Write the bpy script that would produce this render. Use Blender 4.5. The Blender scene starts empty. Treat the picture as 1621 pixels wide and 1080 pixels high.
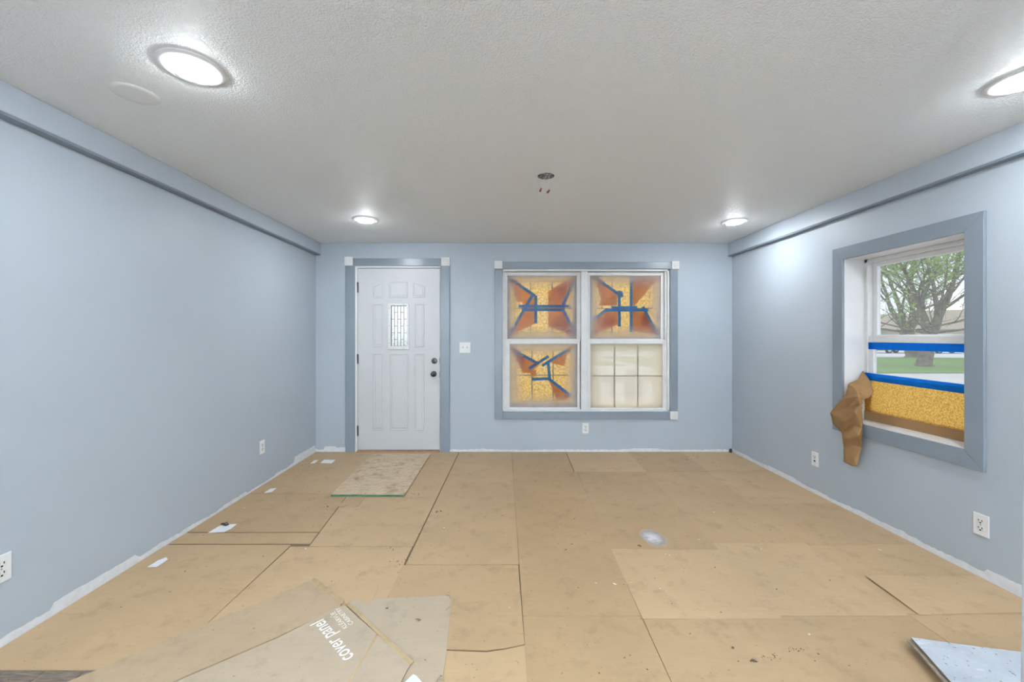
import bpy, bmesh, math, random
from mathutils import Vector, Matrix
from mathutils.geometry import delaunay_2d_cdt, tessellate_polygon
random.seed(7)
scene = bpy.context.scene
COL = scene.collection

# ------------------------------------------------------------------ camera
F = 640.0                 # focal length in photo pixels (1621 x 1080)
VX, VY = 795.0, 532.0     # vanishing point of the room's long axis
CH = 1.2985               # camera height
cam = bpy.data.cameras.new('camera'); cam_o = bpy.data.objects.new('camera', cam); COL.objects.link(cam_o)
cam_o.location = (0, 0, CH); cam_o.rotation_euler = (math.pi/2, 0, 0)
cam.sensor_width = 36; cam.lens = F/1621*36
cam.shift_x = (810.5-VX)/1621; cam.shift_y = -(540-VY)/1621
cam.clip_start = 0.05; cam.clip_end = 500
scene.camera = cam_o

# ------------------------------------------------------------------ world (bright overcast sky with breaks of blue)
SKY = 1.27
w = bpy.data.worlds.new('sky'); scene.world = w; w.use_nodes = True
nt = w.node_tree; nt.nodes.clear()
wo = nt.nodes.new('ShaderNodeOutputWorld'); bg = nt.nodes.new('ShaderNodeBackground')
tc = nt.nodes.new('ShaderNodeTexCoord'); no = nt.nodes.new('ShaderNodeTexNoise'); cr = nt.nodes.new('ShaderNodeValToRGB')
no.inputs['Scale'].default_value = 3.0; no.inputs['Detail'].default_value = 6
cr.color_ramp.elements[0].position = .35; cr.color_ramp.elements[0].color = (.62, .78, 1, 1)
cr.color_ramp.elements[1].position = .55; cr.color_ramp.elements[1].color = (.95, .97, 1, 1)
nt.links.new(tc.outputs['Generated'], no.inputs['Vector']); nt.links.new(no.outputs['Fac'], cr.inputs['Fac'])
nt.links.new(cr.outputs['Color'], bg.inputs['Color']); nt.links.new(bg.outputs['Background'], wo.inputs['Surface'])
bg.inputs['Strength'].default_value = SKY

vs = scene.view_settings
vs.view_transform = 'Standard'; vs.look = 'None'; vs.gamma = 1; vs.use_curve_mapping = False
vs.exposure = 0.3
LAMP = 210.0               # radiance of the recessed lamps' lenses
FILL = 5000.0              # radiance of the added fill light's LED face

# ------------------------------------------------------------------ helpers
def fl(px, py, z=0.0):    # photo pixel on a level plane z -> (x, y)
    Y = F*(CH-z)/(py-VY); return ((px-VX)*Y/F, Y)
def bw(px, py, Y):        # photo pixel on a plane parallel to the front wall -> (x, z)
    return ((px-VX)*Y/F, CH-(py-VY)*Y/F)
def sw(px, py, X):        # photo pixel on a plane parallel to the side walls -> (y, z)
    Y = F*X/(px-VX); return (Y, CH-(py-VY)*Y/F)

class MB:
    def __init__(s): s.v = []; s.f = []; s.sm = False
    def poly(s, pts):
        n = len(s.v); s.v += [tuple(p) for p in pts]; s.f.append(tuple(range(n, n+len(pts)))); return s
    def box(s, a, b):
        x0, x1 = sorted((a[0], b[0])); y0, y1 = sorted((a[1], b[1])); z0, z1 = sorted((a[2], b[2]))
        n = len(s.v)
        s.v += [(x0,y0,z0),(x1,y0,z0),(x1,y1,z0),(x0,y1,z0),(x0,y0,z1),(x1,y0,z1),(x1,y1,z1),(x0,y1,z1)]
        for q in ((0,3,2,1),(4,5,6,7),(0,1,5,4),(1,2,6,5),(2,3,7,6),(3,0,4,7)): s.f.append(tuple(n+i for i in q))
        return s
    def prism(s, pts, off):
        """pts: 3D loop, off: extrusion vector"""
        n = len(s.v); k = len(pts); o = Vector(off)
        s.v += [tuple(p) for p in pts] + [tuple(Vector(p)+o) for p in pts]
        tri = tessellate_polygon([[Vector(p) for p in pts]])
        for t in tri:
            s.f.append(tuple(n+i for i in t)); s.f.append(tuple(n+k+i for i in reversed(t)))
        for i in range(k):
            j = (i+1) % k; s.f.append((n+i, n+j, n+k+j, n+k+i))
        return s
    def lathe(s, prof, c, axis='z', seg=32, caps=True):
        n = len(s.v); c = Vector(c)
        for r, h in prof:
            for i in range(seg):
                a = 2*math.pi*i/seg; u, v_ = r*math.cos(a), r*math.sin(a)
                p = {'z': (u, v_, h), 'y': (u, h, v_), 'x': (h, u, v_)}[axis]
                s.v.append(tuple(c+Vector(p)))
        for k in range(len(prof)-1):
            for i in range(seg):
                j = (i+1) % seg; s.f.append((n+k*seg+i, n+k*seg+j, n+(k+1)*seg+j, n+(k+1)*seg+i))
        if caps:
            s.f.append(tuple(n+i for i in reversed(range(seg)))); m = n+(len(prof)-1)*seg; s.f.append(tuple(m+i for i in range(seg)))
        return s
    def tube(s, pts, rad, seg=8, caps=True):
        pts = [Vector(p) for p in pts]; n = len(s.v); m = len(pts)
        if not isinstance(rad, (list, tuple)): rad = [rad]*m
        prev = None
        for k, p in enumerate(pts):
            d = (pts[min(k+1, m-1)]-pts[max(k-1, 0)]).normalized()
            ref = Vector((0,0,1)) if abs(d.z) < .9 else Vector((1,0,0))
            u = d.cross(ref).normalized() if prev is None else (prev - d*prev.dot(d)).normalized()
            prev = u; v_ = d.cross(u)
            for i in range(seg):
                a = 2*math.pi*i/seg; s.v.append(tuple(p+(u*math.cos(a)+v_*math.sin(a))*rad[k]))
        for k in range(m-1):
            for i in range(seg):
                j = (i+1) % seg; s.f.append((n+k*seg+i, n+k*seg+j, n+(k+1)*seg+j, n+(k+1)*seg+i))
        if caps:
            s.f.append(tuple(n+i for i in range(seg))); q = n+(m-1)*seg; s.f.append(tuple(q+i for i in reversed(range(seg))))
        return s
    def build(s, name, m, parent=None, smooth=False, bevel=0, origin=None):
        me = bpy.data.meshes.new(name)
        v = s.v
        if origin is not None: v = [(p[0]-origin[0], p[1]-origin[1], p[2]-origin[2]) for p in v]
        me.from_pydata(v, [], s.f); me.update()
        b = bmesh.new(); b.from_mesh(me); bmesh.ops.recalc_face_normals(b, faces=b.faces); b.to_mesh(me); b.free()
        if m is not None: me.materials.append(m)
        o = bpy.data.objects.new(name, me); COL.objects.link(o)
        if origin is not None: o.location = origin
        if parent is not None: par(o, parent)
        if smooth:
            for p in me.polygons: p.use_smooth = True
            me.set_sharp_from_angle(angle=math.radians(40))
        if bevel:
            bv = o.modifiers.new('edge', 'BEVEL'); bv.width = bevel; bv.segments = 2; bv.limit_method = 'ANGLE'
        return o
def par(o, p):
    """parent, keeping the world position (parents have translation only)"""
    t = Vector((0,0,0)); q = p
    while q is not None: t += q.location; q = q.parent
    o.parent = p; o.location = Vector(o.location)-t
def empty(name, loc):
    o = bpy.data.objects.new(name, None); o.empty_display_size = .1; COL.objects.link(o); o.location = loc; return o
def tag(o, label, cat, group=None):
    o['label'] = label; o['category'] = cat
    if group: o['group'] = group
    return o
def struct(o, label=None):
    o['kind'] = 'structure'
    if label: o['label'] = label
    return o

# ------------------------------------------------------------------ materials
def nodes(name):
    m = bpy.data.materials.new(name); m.use_nodes = True; n = m.node_tree; b = n.nodes['Principled BSDF']
    return m, n, b
def L(n, a, b): n.links.new(a, b)
def tex(n, scale, detail=3, rough=.55, stretch=None, kind='ShaderNodeTexNoise'):
    t = n.nodes.new('ShaderNodeTexCoord'); x = n.nodes.new(kind); x.inputs['Scale'].default_value = scale
    if kind == 'ShaderNodeTexNoise':
        x.inputs['Detail'].default_value = detail; x.inputs['Roughness'].default_value = rough
    src = t.outputs['Object']
    if stretch:
        mp = n.nodes.new('ShaderNodeMapping'); mp.inputs['Scale'].default_value = stretch; L(n, src, mp.inputs['Vector']); src = mp.outputs['Vector']
    L(n, src, x.inputs['Vector']); return x
def ramp(n, src, stops):
    r = n.nodes.new('ShaderNodeValToRGB'); e = r.color_ramp.elements
    while len(e) < len(stops): e.new(.5)
    for el, (p, c) in zip(e, stops):
        el.position = p; el.color = (*c, 1) if len(c) == 3 else c
    L(n, src, r.inputs['Fac']); return r
def mix(n, fac, a, b, mode='MIX'):
    x = n.nodes.new('ShaderNodeMix'); x.data_type = 'RGBA'; x.blend_type = mode
    for i, s in ((0, fac), (6, a), (7, b)):
        if isinstance(s, (int, float)): x.inputs[i].default_value = s
        elif isinstance(s, tuple): x.inputs[i].default_value = (*s, 1)
        else: L(n, s, x.inputs[i])
    return x.outputs[2]
def bump(n, b, src, strength, dist):
    k = n.nodes.new('ShaderNodeBump'); k.inputs['Strength'].default_value = strength; k.inputs['Distance'].default_value = dist
    L(n, src, k.inputs['Height']); L(n, k.outputs['Normal'], b.inputs['Normal'])
def plain(name, c, rough=.5, metal=0, var=.06, scale=6, bmp=0, bscale=150, spec=.5):
    m, n, b = nodes(name)
    x = tex(n, scale)
    lo = tuple(max(0, v*(1-var)) for v in c); hi = tuple(min(1, v*(1+var)) for v in c)
    r = ramp(n, x.outputs['Fac'], [(.3, lo), (.7, hi)]); L(n, r.outputs['Color'], b.inputs['Base Color'])
    b.inputs['Roughness'].default_value = rough; b.inputs['Metallic'].default_value = metal
    b.inputs['Specular IOR Level'].default_value = spec
    if bmp: bump(n, b, tex(n, bscale, 2).outputs['Fac'], bmp, .002)
    return m
M = {}
M['wall'] = plain('wall_paint', (.45, .50, .56), .45, var=.03, scale=1.2, bmp=.12, bscale=90, spec=.35)
M['trim'] = plain('trim_paint', (.222, .260, .303), .28, var=.04, scale=3, bmp=.05)
M['trim_matte'] = plain('strip_paint', (.20, .235, .28), .7, var=.04, scale=3)
M['white'] = plain('white_paint', (.78, .78, .79), .35, var=.03, scale=5)
M['door'] = plain('door_paint', (.62, .622, .64), .4, var=.02, scale=3)
M['vinyl'] = plain('white_vinyl', (.80, .80, .80), .3, var=.04, scale=14)
M['primer'] = plain('bare_plaster', (.78, .79, .82), .8, var=.07, scale=25, bmp=.3)
M['plate'] = plain('plate_plastic', (.85, .85, .85), .3, var=.01)
M['socket'] = plain('socket_plastic', (.80, .80, .79), .35, var=.01)
M['black'] = plain('black_metal', (.012, .012, .014), .3, var=.1)
M['dark'] = plain('dark_slot', (.03, .03, .03), .6)
M['steel'] = plain('screw_steel', (.45, .45, .46), .35, metal=1)
M['brass_thresh'] = plain('threshold_wood', (.33, .18, .11), .5, var=.15, scale=20)
M['ring'] = plain('lamp_ring', (.82, .82, .82), .4, var=.01)
M['galv'] = plain('galvanised_box', (.30, .30, .30), .5, metal=.3, var=.15, scale=30)
M['wire_w'] = plain('white_wire', (.75, .75, .73), .4)
M['nut'] = plain('wire_nut', (.20, .045, .025), .45)
M['paper_white'] = plain('white_paper', (.82, .83, .86), .6, var=.02)
M['green_edge'] = plain('green_edge_paint', (.02, .10, .045), .7, var=.3, scale=30)
M['gap_dark'] = plain('underlay', (.15, .095, .055), .8)
M['concrete'] = plain('concrete', (.55, .54, .52), .85, var=.08, scale=1)
M['asphalt'] = plain('road', (.62, .62, .63), .9, var=.05, scale=.6)
M['bark'] = plain('bark', (.20, .17, .14), .9, var=.35, scale=4, bmp=.8, bscale=12)
M['siding_w'] = plain('white_siding', (.75, .75, .74), .7, var=.04)
M['siding_t'] = plain('tan_siding', (.52, .46, .38), .7, var=.05)
M['roof'] = plain('roof_shingle', (.42, .35, .28), .9, var=.15, scale=8)
M['car'] = plain('car_paint', (.10, .11, .13), .25, var=.03)
M['car2'] = plain('car_paint_silver', (.45, .47, .50), .25, var=.03)
M['rubber'] = plain('rubber', (.02, .02, .02), .8)
M['win_dark'] = plain('window_glass_far', (.10, .12, .14), .1)
M['deck'] = plain('porch_boards', (.45, .42, .38), .7, var=.15, scale=5)
M['grille'] = plain('silhouette_grille', (.20, .17, .13), .5)  # brown paints in the bars' dark silhouette against the bright paper
M['patch'] = plain('ceiling_patch', (.79, .80, .80), .6, var=.01)
M['board'] = plain('drywall_face', (.55, .57, .64), .6, var=.03, scale=2)

def m_ceiling():
    m, n, b = nodes('ceiling_texture')
    b.inputs['Base Color'].default_value = (.70, .685, .645, 1); b.inputs['Roughness'].default_value = .55
    b.inputs['Specular IOR Level'].default_value = .4
    x = tex(n, 130, 3, .6); y = tex(n, 45, 2, .5)
    r = ramp(n, x.outputs['Fac'], [(.35, (0,0,0)), (.65, (1,1,1))])
    bump(n, b, mix(n, .35, r.outputs['Color'], y.outputs['Fac']), .8, .004)
    L(n, mix(n, y.outputs['Fac'], (.83,.845,.845), (.87,.885,.885)), b.inputs['Base Color'])
    return m
M['ceiling'] = m_ceiling()

def m_board(name, base, dirt=.5):
    """brown protective fibreboard: faint fibre streaks, smudges, scuffs; colour drifts from sheet to sheet"""
    m, n, b = nodes(name)
    big = tex(n, 1.7, 4, .6); fib = tex(n, 9, 5, .65, (1, 6, 1)); sm = tex(n, 7, 6, .75); sp = tex(n, 70, 2, .5)
    lo = tuple(v*.90 for v in base); hi = tuple(min(1, v*1.07) for v in base)
    c = ramp(n, big.outputs['Fac'], [(.3, lo), (.7, hi)]).outputs['Color']
    c = mix(n, .22, c, ramp(n, fib.outputs['Fac'], [(.3, tuple(v*.78 for v in base)), (.7, hi)]).outputs['Color'])
    s = ramp(n, sm.outputs['Fac'], [(.53, (0,0,0)), (.74, (dirt,)*3)]).outputs['Color']
    c = mix(n, s, c, tuple(v*.52 for v in base))
    k = ramp(n, sp.outputs['Fac'], [(.735, (0,0,0)), (.75, (.75,)*3)]).outputs['Color']
    c = mix(n, k, c, tuple(v*.3 for v in base))
    oi = n.nodes.new('ShaderNodeObjectInfo')
    v = ramp(n, oi.outputs['Random'], [(0, (.83,.81,.78)), (1, (1.0,1.0,1.0))]).outputs['Color']
    c = mix(n, 1.0, c, v, 'MULTIPLY')
    L(n, c, b.inputs['Base Color']); b.inputs['Roughness'].default_value = .48; b.inputs['Specular IOR Level'].default_value = .35
    bump(n, b, fib.outputs['Fac'], .08, .002)
    return m
M['sheet'] = m_board('floor_fibreboard', (.505, .350, .202))
M['card'] = m_board('box_cardboard', (.475, .378, .275), .45)
M['card_tan'] = m_board('box_cardboard_tan', (.475, .350, .228), .45)
M['tape_clear'] = plain('packing_tape', (.47, .34, .19), .2, var=.15, scale=30)

def m_smear():
    m, n, b = nodes('white_paint_smear')
    t = n.nodes.new('ShaderNodeTexCoord'); g = n.nodes.new('ShaderNodeTexGradient'); g.gradient_type = 'SPHERICAL'
    mp = n.nodes.new('ShaderNodeMapping'); mp.inputs['Location'].default_value = (-1, -1, 0); mp.inputs['Scale'].default_value = (2, 2, 0)
    L(n, t.outputs['Generated'], mp.inputs['Vector']); L(n, mp.outputs['Vector'], g.inputs['Vector'])
    x = tex(n, 22, 5, .7, (1, 4, 1))
    mm = n.nodes.new('ShaderNodeMath'); mm.operation = 'MULTIPLY'; L(n, g.outputs['Fac'], mm.inputs[0]); L(n, x.outputs['Fac'], mm.inputs[1])
    r = ramp(n, mm.outputs[0], [(.06, (0,0,0)), (.42, (.85,.85,.85))])
    b.inputs['Base Color'].default_value = (.78, .80, .85, 1); b.inputs['Roughness'].default_value = .6
    L(n, r.outputs['Color'], b.inputs['Alpha'])
    return m
M['smear'] = m_smear()

def m_osb():
    m, n, b = nodes('strand_board')
    a = tex(n, 22, 4, .7, (.5, 2.2, 1)); c = tex(n, 60, 3, .7, (.4, 2, 1)); d = tex(n, 8, 5, .7)
    col = ramp(n, a.outputs['Fac'], [(.30, (.20,.12,.07)), (.42, (.50,.36,.23)), (.56, (.64,.50,.35)), (.72, (.40,.22,.13))]).outputs['Color']
    col = mix(n, .45, col, ramp(n, c.outputs['Fac'], [(.32, (.17,.10,.06)), (.5, (.55,.43,.30)), (.7, (.68,.56,.42))]).outputs['Color'])
    col = mix(n, ramp(n, d.outputs['Fac'], [(.52, (0,0,0)), (.72, (.8,.8,.8))]).outputs['Color'], col, (.22,.13,.08))
    L(n, col, b.inputs['Base Color']); b.inputs['Roughness'].default_value = .7
    bump(n, b, c.outputs['Fac'], .5, .003); return m
M['osb'] = m_osb()

def m_plank():
    m, n, b = nodes('dark_plank')
    a = tex(n, 14, 5, .6, (1, 9, 1))
    c = ramp(n, a.outputs['Fac'], [(.3, (.06,.045,.035)), (.5, (.16,.12,.09)), (.7, (.25,.20,.15))]).outputs['Color']
    L(n, c, b.inputs['Base Color']); b.inputs['Roughness'].default_value = .45; return m
M['plank'] = m_plank()

def m_greyboard():
    m, n, b = nodes('grey_sheet')
    a = tex(n, 5, 6, .7); s = tex(n, 60, 2); st = tex(n, 9, 5, .7, (1, 5, 1))
    c = ramp(n, a.outputs['Fac'], [(.3, (.42,.45,.50)), (.7, (.58,.61,.67))]).outputs['Color']
    c = mix(n, ramp(n, st.outputs['Fac'], [(.58, (0,0,0)), (.68, (.6,.6,.6))]).outputs['Color'], c, (.80,.81,.84))
    c = mix(n, ramp(n, s.outputs['Fac'], [(.66, (0,0,0)), (.70, (.8,.8,.8))]).outputs['Color'], c, (.15,.13,.11))
    L(n, c, b.inputs['Base Color']); b.inputs['Roughness'].default_value = .6; return m
M['greyboard'] = m_greyboard()
M['ply_edge'] = plain('sheet_edge', (.30, .25, .19), .8, var=.3, scale=40)

def m_translucent(name, c_tr, c_df, fac, pebble=0, scale=60):
    """thin paper or tape: part of the light passes through, part is reflected"""
    m = bpy.data.materials.new(name); m.use_nodes = True; n = m.node_tree; n.nodes.clear()
    o = n.nodes.new('ShaderNodeOutputMaterial'); t = n.nodes.new('ShaderNodeBsdfTranslucent'); d = n.nodes.new('ShaderNodeBsdfDiffuse')
    x = n.nodes.new('ShaderNodeMixShader'); x.inputs[0].default_value = fac
    d.inputs['Color'].default_value = (*c_df, 1); t.inputs['Color'].default_value = (*c_tr, 1)
    if pebble:
        a = tex(n, scale, 3, .65); lo = tuple(v*(1-pebble) for v in c_tr)
        mid = (c_tr[0]*(1-pebble*.35), c_tr[1]*(1-pebble*.5), c_tr[2]*(1-pebble*.7))
        r = ramp(n, a.outputs['Fac'], [(.30, lo), (.48, mid), (.62, c_tr)]); L(n, r.outputs['Color'], t.inputs['Color'])
    L(n, d.outputs[0], x.inputs[1]); L(n, t.outputs[0], x.inputs[2]); L(n, x.outputs[0], o.inputs['Surface'])
    return m
M['paper_gold'] = m_translucent('backlit_kraft_paper', (.98, .61, .15), (.48, .32, .15), .80, .62, 105)
M['paper_gold2'] = m_translucent('backlit_kraft_paper_fine', (1.0, .66, .20), (.48, .32, .15), .92, .60, 42)
M['paper_flap'] = m_translucent('kraft_paper_fold', (.82, .35, .035), (.28, .17, .08), .72, .3, 9)
M['kraft'] = m_translucent('kraft_paper', (.35, .20, .08), (.34, .20, .095), .10, .2, 8)
M['tape_blue'] = m_translucent('blue_masking_tape', (.02, .22, .80), (.004, .13, .56), .35, .2, 40)
M['tape_blue_back'] = m_translucent('blue_masking_tape_backlit', (.03, .30, .95), (.01, .12, .42), .60, .3, 14)
M['leaf'] = m_translucent('spring_leaf', (.55, .70, .22), (.34, .47, .16), .45, .3, 2)

def m_glass(name, haze=0.0, edge=0.0, tint=(.9,.93,.94)):
    """thin pane; haze = even milky veil and paint overspray, edge = overspray gathered along the sash"""
    m = bpy.data.materials.new(name); m.use_nodes = True; n = m.node_tree; n.nodes.clear()
    o = n.nodes.new('ShaderNodeOutputMaterial'); tr = n.nodes.new('ShaderNodeBsdfTransparent'); tr.inputs['Color'].default_value = (.97,.98,.98,1)
    gl = n.nodes.new('ShaderNodeBsdfGlossy'); gl.inputs['Roughness'].default_value = .03
    a = n.nodes.new('ShaderNodeMixShader'); a.inputs[0].default_value = .05
    L(n, tr.outputs[0], a.inputs[1]); L(n, gl.outputs[0], a.inputs[2]); out = a.outputs[0]
    if haze or edge:
        d = n.nodes.new('ShaderNodeBsdfDiffuse'); d.inputs['Color'].default_value = (*tint, 1)
        t = n.nodes.new('ShaderNodeBsdfTranslucent'); t.inputs['Color'].default_value = (*tint, 1)
        h = n.nodes.new('ShaderNodeMixShader'); h.inputs[0].default_value = .6 if edge > .3 else .85
        gl.inputs['Roughness'].default_value = .3; a.inputs[0].default_value = .03
        L(n, d.outputs[0], h.inputs[1]); L(n, t.outputs[0], h.inputs[2])
        g = n.nodes.new('ShaderNodeTexCoord'); sp = n.nodes.new('ShaderNodeSeparateXYZ'); L(n, g.outputs['Generated'], sp.inputs[0])
        def edged(s):
            p = n.nodes.new('ShaderNodeMath'); p.operation = 'SUBTRACT'; L(n, s, p.inputs[0]); p.inputs[1].default_value = .5
            q = n.nodes.new('ShaderNodeMath'); q.operation = 'ABSOLUTE'; L(n, p.outputs[0], q.inputs[0]); return q.outputs[0]
        mx = n.nodes.new('ShaderNodeMath'); mx.operation = 'SMOOTH_MAX'; mx.inputs[2].default_value = .12
        L(n, edged(sp.outputs['X']), mx.inputs[0]); L(n, edged(sp.outputs['Z']), mx.inputs[1])
        x = tex(n, 9, 4, .6); ad = n.nodes.new('ShaderNodeMath'); ad.operation = 'MULTIPLY_ADD'
        L(n, x.outputs['Fac'], ad.inputs[0]); ad.inputs[1].default_value = .10; L(n, mx.outputs[0], ad.inputs[2])
        r = ramp(n, ad.outputs[0], [(.33, (haze,)*3), (.60, (min(1, haze+edge),)*3)])
        k = n.nodes.new('ShaderNodeMixShader'); L(n, r.outputs['Color'], k.inputs[0]); L(n, out, k.inputs[1]); L(n, h.outputs[0], k.inputs[2]); out = k.outputs[0]
    L(n, out, o.inputs['Surface']); return m
M['glass'] = m_glass('milky_clear_glass', .05, .02, (.9,.92,.92))  # faint even haze veils the view through this pane
M['glass_edge'] = m_glass('overspray_glass', .0, .70, (.70,.68,.72))
M['glass_haze'] = m_glass('hazed_glass', .52, .28, (.92,.84,.71))
def m_lite():
    m, n, b = nodes('bevelled_lite_glass')
    x = tex(n, 55, 3, .7); r = ramp(n, x.outputs['Fac'], [(.3, (.35,.40,.40)), (.5, (.85,.9,.92)), (.7, (1,1,1))])
    L(n, r.outputs['Color'], b.inputs['Base Color']); b.inputs['Transmission Weight'].default_value = 1; b.inputs['Roughness'].default_value = .35; b.inputs['IOR'].default_value = 1.1
    return m
M['lite'] = m_lite()
def m_emit():
    m, n, b = nodes('lamp_lens'); b.inputs['Base Color'].default_value = (.9,.9,.9,1)
    b.inputs['Emission Color'].default_value = (.91, .97, 1, 1); b.inputs['Emission Strength'].default_value = LAMP; return m
M['lens'] = m_emit()
M['led'] = m_emit(); M['led'].name = 'fill_light_led'; M['led'].node_tree.nodes['Principled BSDF'].inputs['Emission Strength'].default_value = FILL; M['led'].node_tree.nodes['Principled BSDF'].inputs['Emission Color'].default_value = (.81, .925, 1, 1)
def m_grass():
    m, n, b = nodes('lawn'); a = tex(n, .7, 5, .6); c = tex(n, 12, 4, .7)
    col = mix(n, .5, ramp(n, a.outputs['Fac'], [(.3, (.12,.22,.055)), (.7, (.20,.34,.09))]).outputs['Color'], ramp(n, c.outputs['Fac'], [(.3, (.10,.20,.045)), (.7, (.26,.40,.12))]).outputs['Color'])
    L(n, col, b.inputs['Base Color']); b.inputs['Roughness'].default_value = .9; bump(n, b, c.outputs['Fac'], .6, .05); return m
M['grass'] = m_grass()

# ------------------------------------------------------------------ room shell
XL, XR, YF, YB, ZC = -2.082, 2.569, F/141.7, -3.6, 2.336
T = .16                       # wall thickness
G = -0.60                     # level of the ground outside
# ceiling with the round hole of the junction box
JX, JY, JR = .284, 2.625, .055
def ceiling():
    seg = 32; b = MB()
    ring = [(JX+JR*math.cos(2*math.pi*i/seg), JY+JR*math.sin(2*math.pi*i/seg), ZC) for i in range(seg)]
    h = .4; sq = []
    for i in range(seg):
        a = 2*math.pi*i/seg; c, s_ = math.cos(a), math.sin(a); k = h/max(abs(c), abs(s_)); sq.append((JX+k*c, JY+k*s_, ZC))
    n = len(b.v); b.v += ring+sq
    for i in range(seg):
        j = (i+1) % seg; b.f.append((n+i, n+j, n+seg+j, n+seg+i))
    x0, x1, y0, y1 = XL-T, XR+T, YB-T, YF+T
    for (a0, a1, c0, c1) in ((x0, JX-h, y0, y1), (JX+h, x1, y0, y1), (JX-h, JX+h, y0, JY-h), (JX-h, JX+h, JY+h, y1)):
        b.poly([(a0,c0,ZC),(a1,c0,ZC),(a1,c1,ZC),(a0,c1,ZC)])
    b.box((x0, y0, ZC+.10), (x1, y1, ZC+.2))
    for q in (((x0,y0,ZC),(x1,y0+.01,ZC+.1)), ((x0,y1-.01,ZC),(x1,y1,ZC+.1)), ((x0,y0,ZC),(x0+.01,y1,ZC+.1)), ((x1-.01,y0,ZC),(x1,y1,ZC+.1))): b.box(*q)
    return struct(b.build('ceiling', M['ceiling']), 'off-white textured ceiling')
ceiling()
floor = struct(MB().box((XL-T, YB-T, -.12), (XR+T, YF+T, 0)).build('floor', M['gap_dark']), 'floor covered in brown protective sheets')

# openings
WY0, WY1, WZ0, WZ1 = 2.234, 3.034, .670, 1.872      # right-hand window
D_X0, D_X1, D_Z1 = -1.644, -.692, 2.082             # door rough opening (jamb outside)
f0, f1 = bw(795.4, 651.5, YF), bw(1060, 426, YF)    # front window
FX0, FZ0, FX1, FZ1 = f0[0], f0[1], f1[0], f1[1]
b = MB()
for x0, x1, z0, z1 in ((XL-T, D_X0, 0, ZC), (D_X0, D_X1, D_Z1, ZC), (D_X1, FX0, 0, ZC), (FX0, FX1, 0, FZ0), (FX0, FX1, FZ1, ZC), (FX1, XR+T, 0, ZC)):
    b.box((x0, YF, z0), (x1, YF+T, z1))
wall_front = struct(b.build('wall_front', M['wall']), 'light blue-grey front wall with door and paired window')
b = MB(); b.box((XL-T, YB, 0), (XL, YF, ZC)); wall_left = struct(b.build('wall_left', M['wall']), 'plain light blue-grey wall')
b = MB()
for y0, y1, z0, z1 in ((YB, WY0, 0, ZC), (WY0, WY1, 0, WZ0), (WY0, WY1, WZ1, ZC), (WY1, YF, 0, ZC)): b.box((XR, y0, z0), (XR+T+.04, y1, z1))
wall_right = struct(b.build('wall_right', M['wall']), 'light blue-grey wall with a deep window')
struct(MB().box((XL-T, YB-T, 0), (XR+T, YB, ZC)).build('wall_back', M['white']), 'white rear wall')

# boxed soffits along both side walls, with a darker strip under each
for i, (x0, x1, z0, side) in enumerate(((XL, XL+.056, 2.200, 'left'), (XR-.05, XR, 2.186, 'right'))):
    s = struct(MB().box((x0, YB, z0+.012), (x1, YF, ZC)).build('trim_%d' % (i+1), M['wall'], bevel=.004), 'boxed blue-grey soffit running along the top of the wall')
    MB().box((x0+(.004 if i else 0), YB, z0), (x1-(0 if i else .004), YF, z0+.012)).build('lower_strip', M['trim_matte'], s)

# ------------------------------------------------------------------ unpainted band along the wall bottoms
def band(wall, fn, a0, a1, hfun, step=.02):
    b = MB(); a = a0; pts = []
    while a < a1-1e-6:
        pts.append((a, hfun(a))); a += step*random.uniform(.4, 1.6)
    pts.append((a1, hfun(a1)))
    loop = [fn(a0, 0)] + [fn(p, h) for p, h in pts] + [fn(a1, 0)]
    b2 = MB()
    for i in range(len(pts)-1):
        (p, h), (q, k) = pts[i], pts[i+1]; b2.poly([fn(p, 0), fn(q, 0), fn(q, k), fn(p, h)])
    b2.build('bare_plaster_band', M['primer'], wall)
def hn(base, amp, steps=(), fine=.004):
    ph = random.uniform(0, 9)
    def h(a):
        v = base+amp*(math.sin(a*7+ph)*.4+math.sin(a*19+ph*2)*.3+math.sin(a*3.1+ph)*.3)+random.uniform(-fine, fine)
        for s0, s1, hh in steps:
            if s0 < a < s1: v = hh+random.uniform(-fine, fine)*.6
        return max(.006, v)
    return h
e = .0015
band(wall_left, lambda a, h: (XL+e, a, h), -.5, YF, hn(.032, .012, ((1.86, 2.02, .062), (2.02, 2.30, .058), (4.05, 4.5, .085), (3.3, 3.7, .02))))
band(wall_front, lambda a, h: (a, YF-e, h), D_X1+.107, XR, hn(.030, .008, ((1.45, 1.75, .042),)))
band(wall_front, lambda a, h: (a, YF-e, h), XL, D_X0-.107, hn(.050, .012, ((XL, -1.99, .03), (-1.99, -1.85, .065))))
band(wall_right, lambda a, h: (XR-e, a, h), -.5, YF, hn(.040, .010, ((1.95, 2.15, .065), (3.55, 3.9, .05))))

# ------------------------------------------------------------------ floor: dark planks below, brown sheets above
for i in range(4):
    x0 = -2.076+i*.155
    MB().box((x0, .1, 0), (x0+.152, 1.70, .003)).build('plank', M['plank'], floor)

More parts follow.
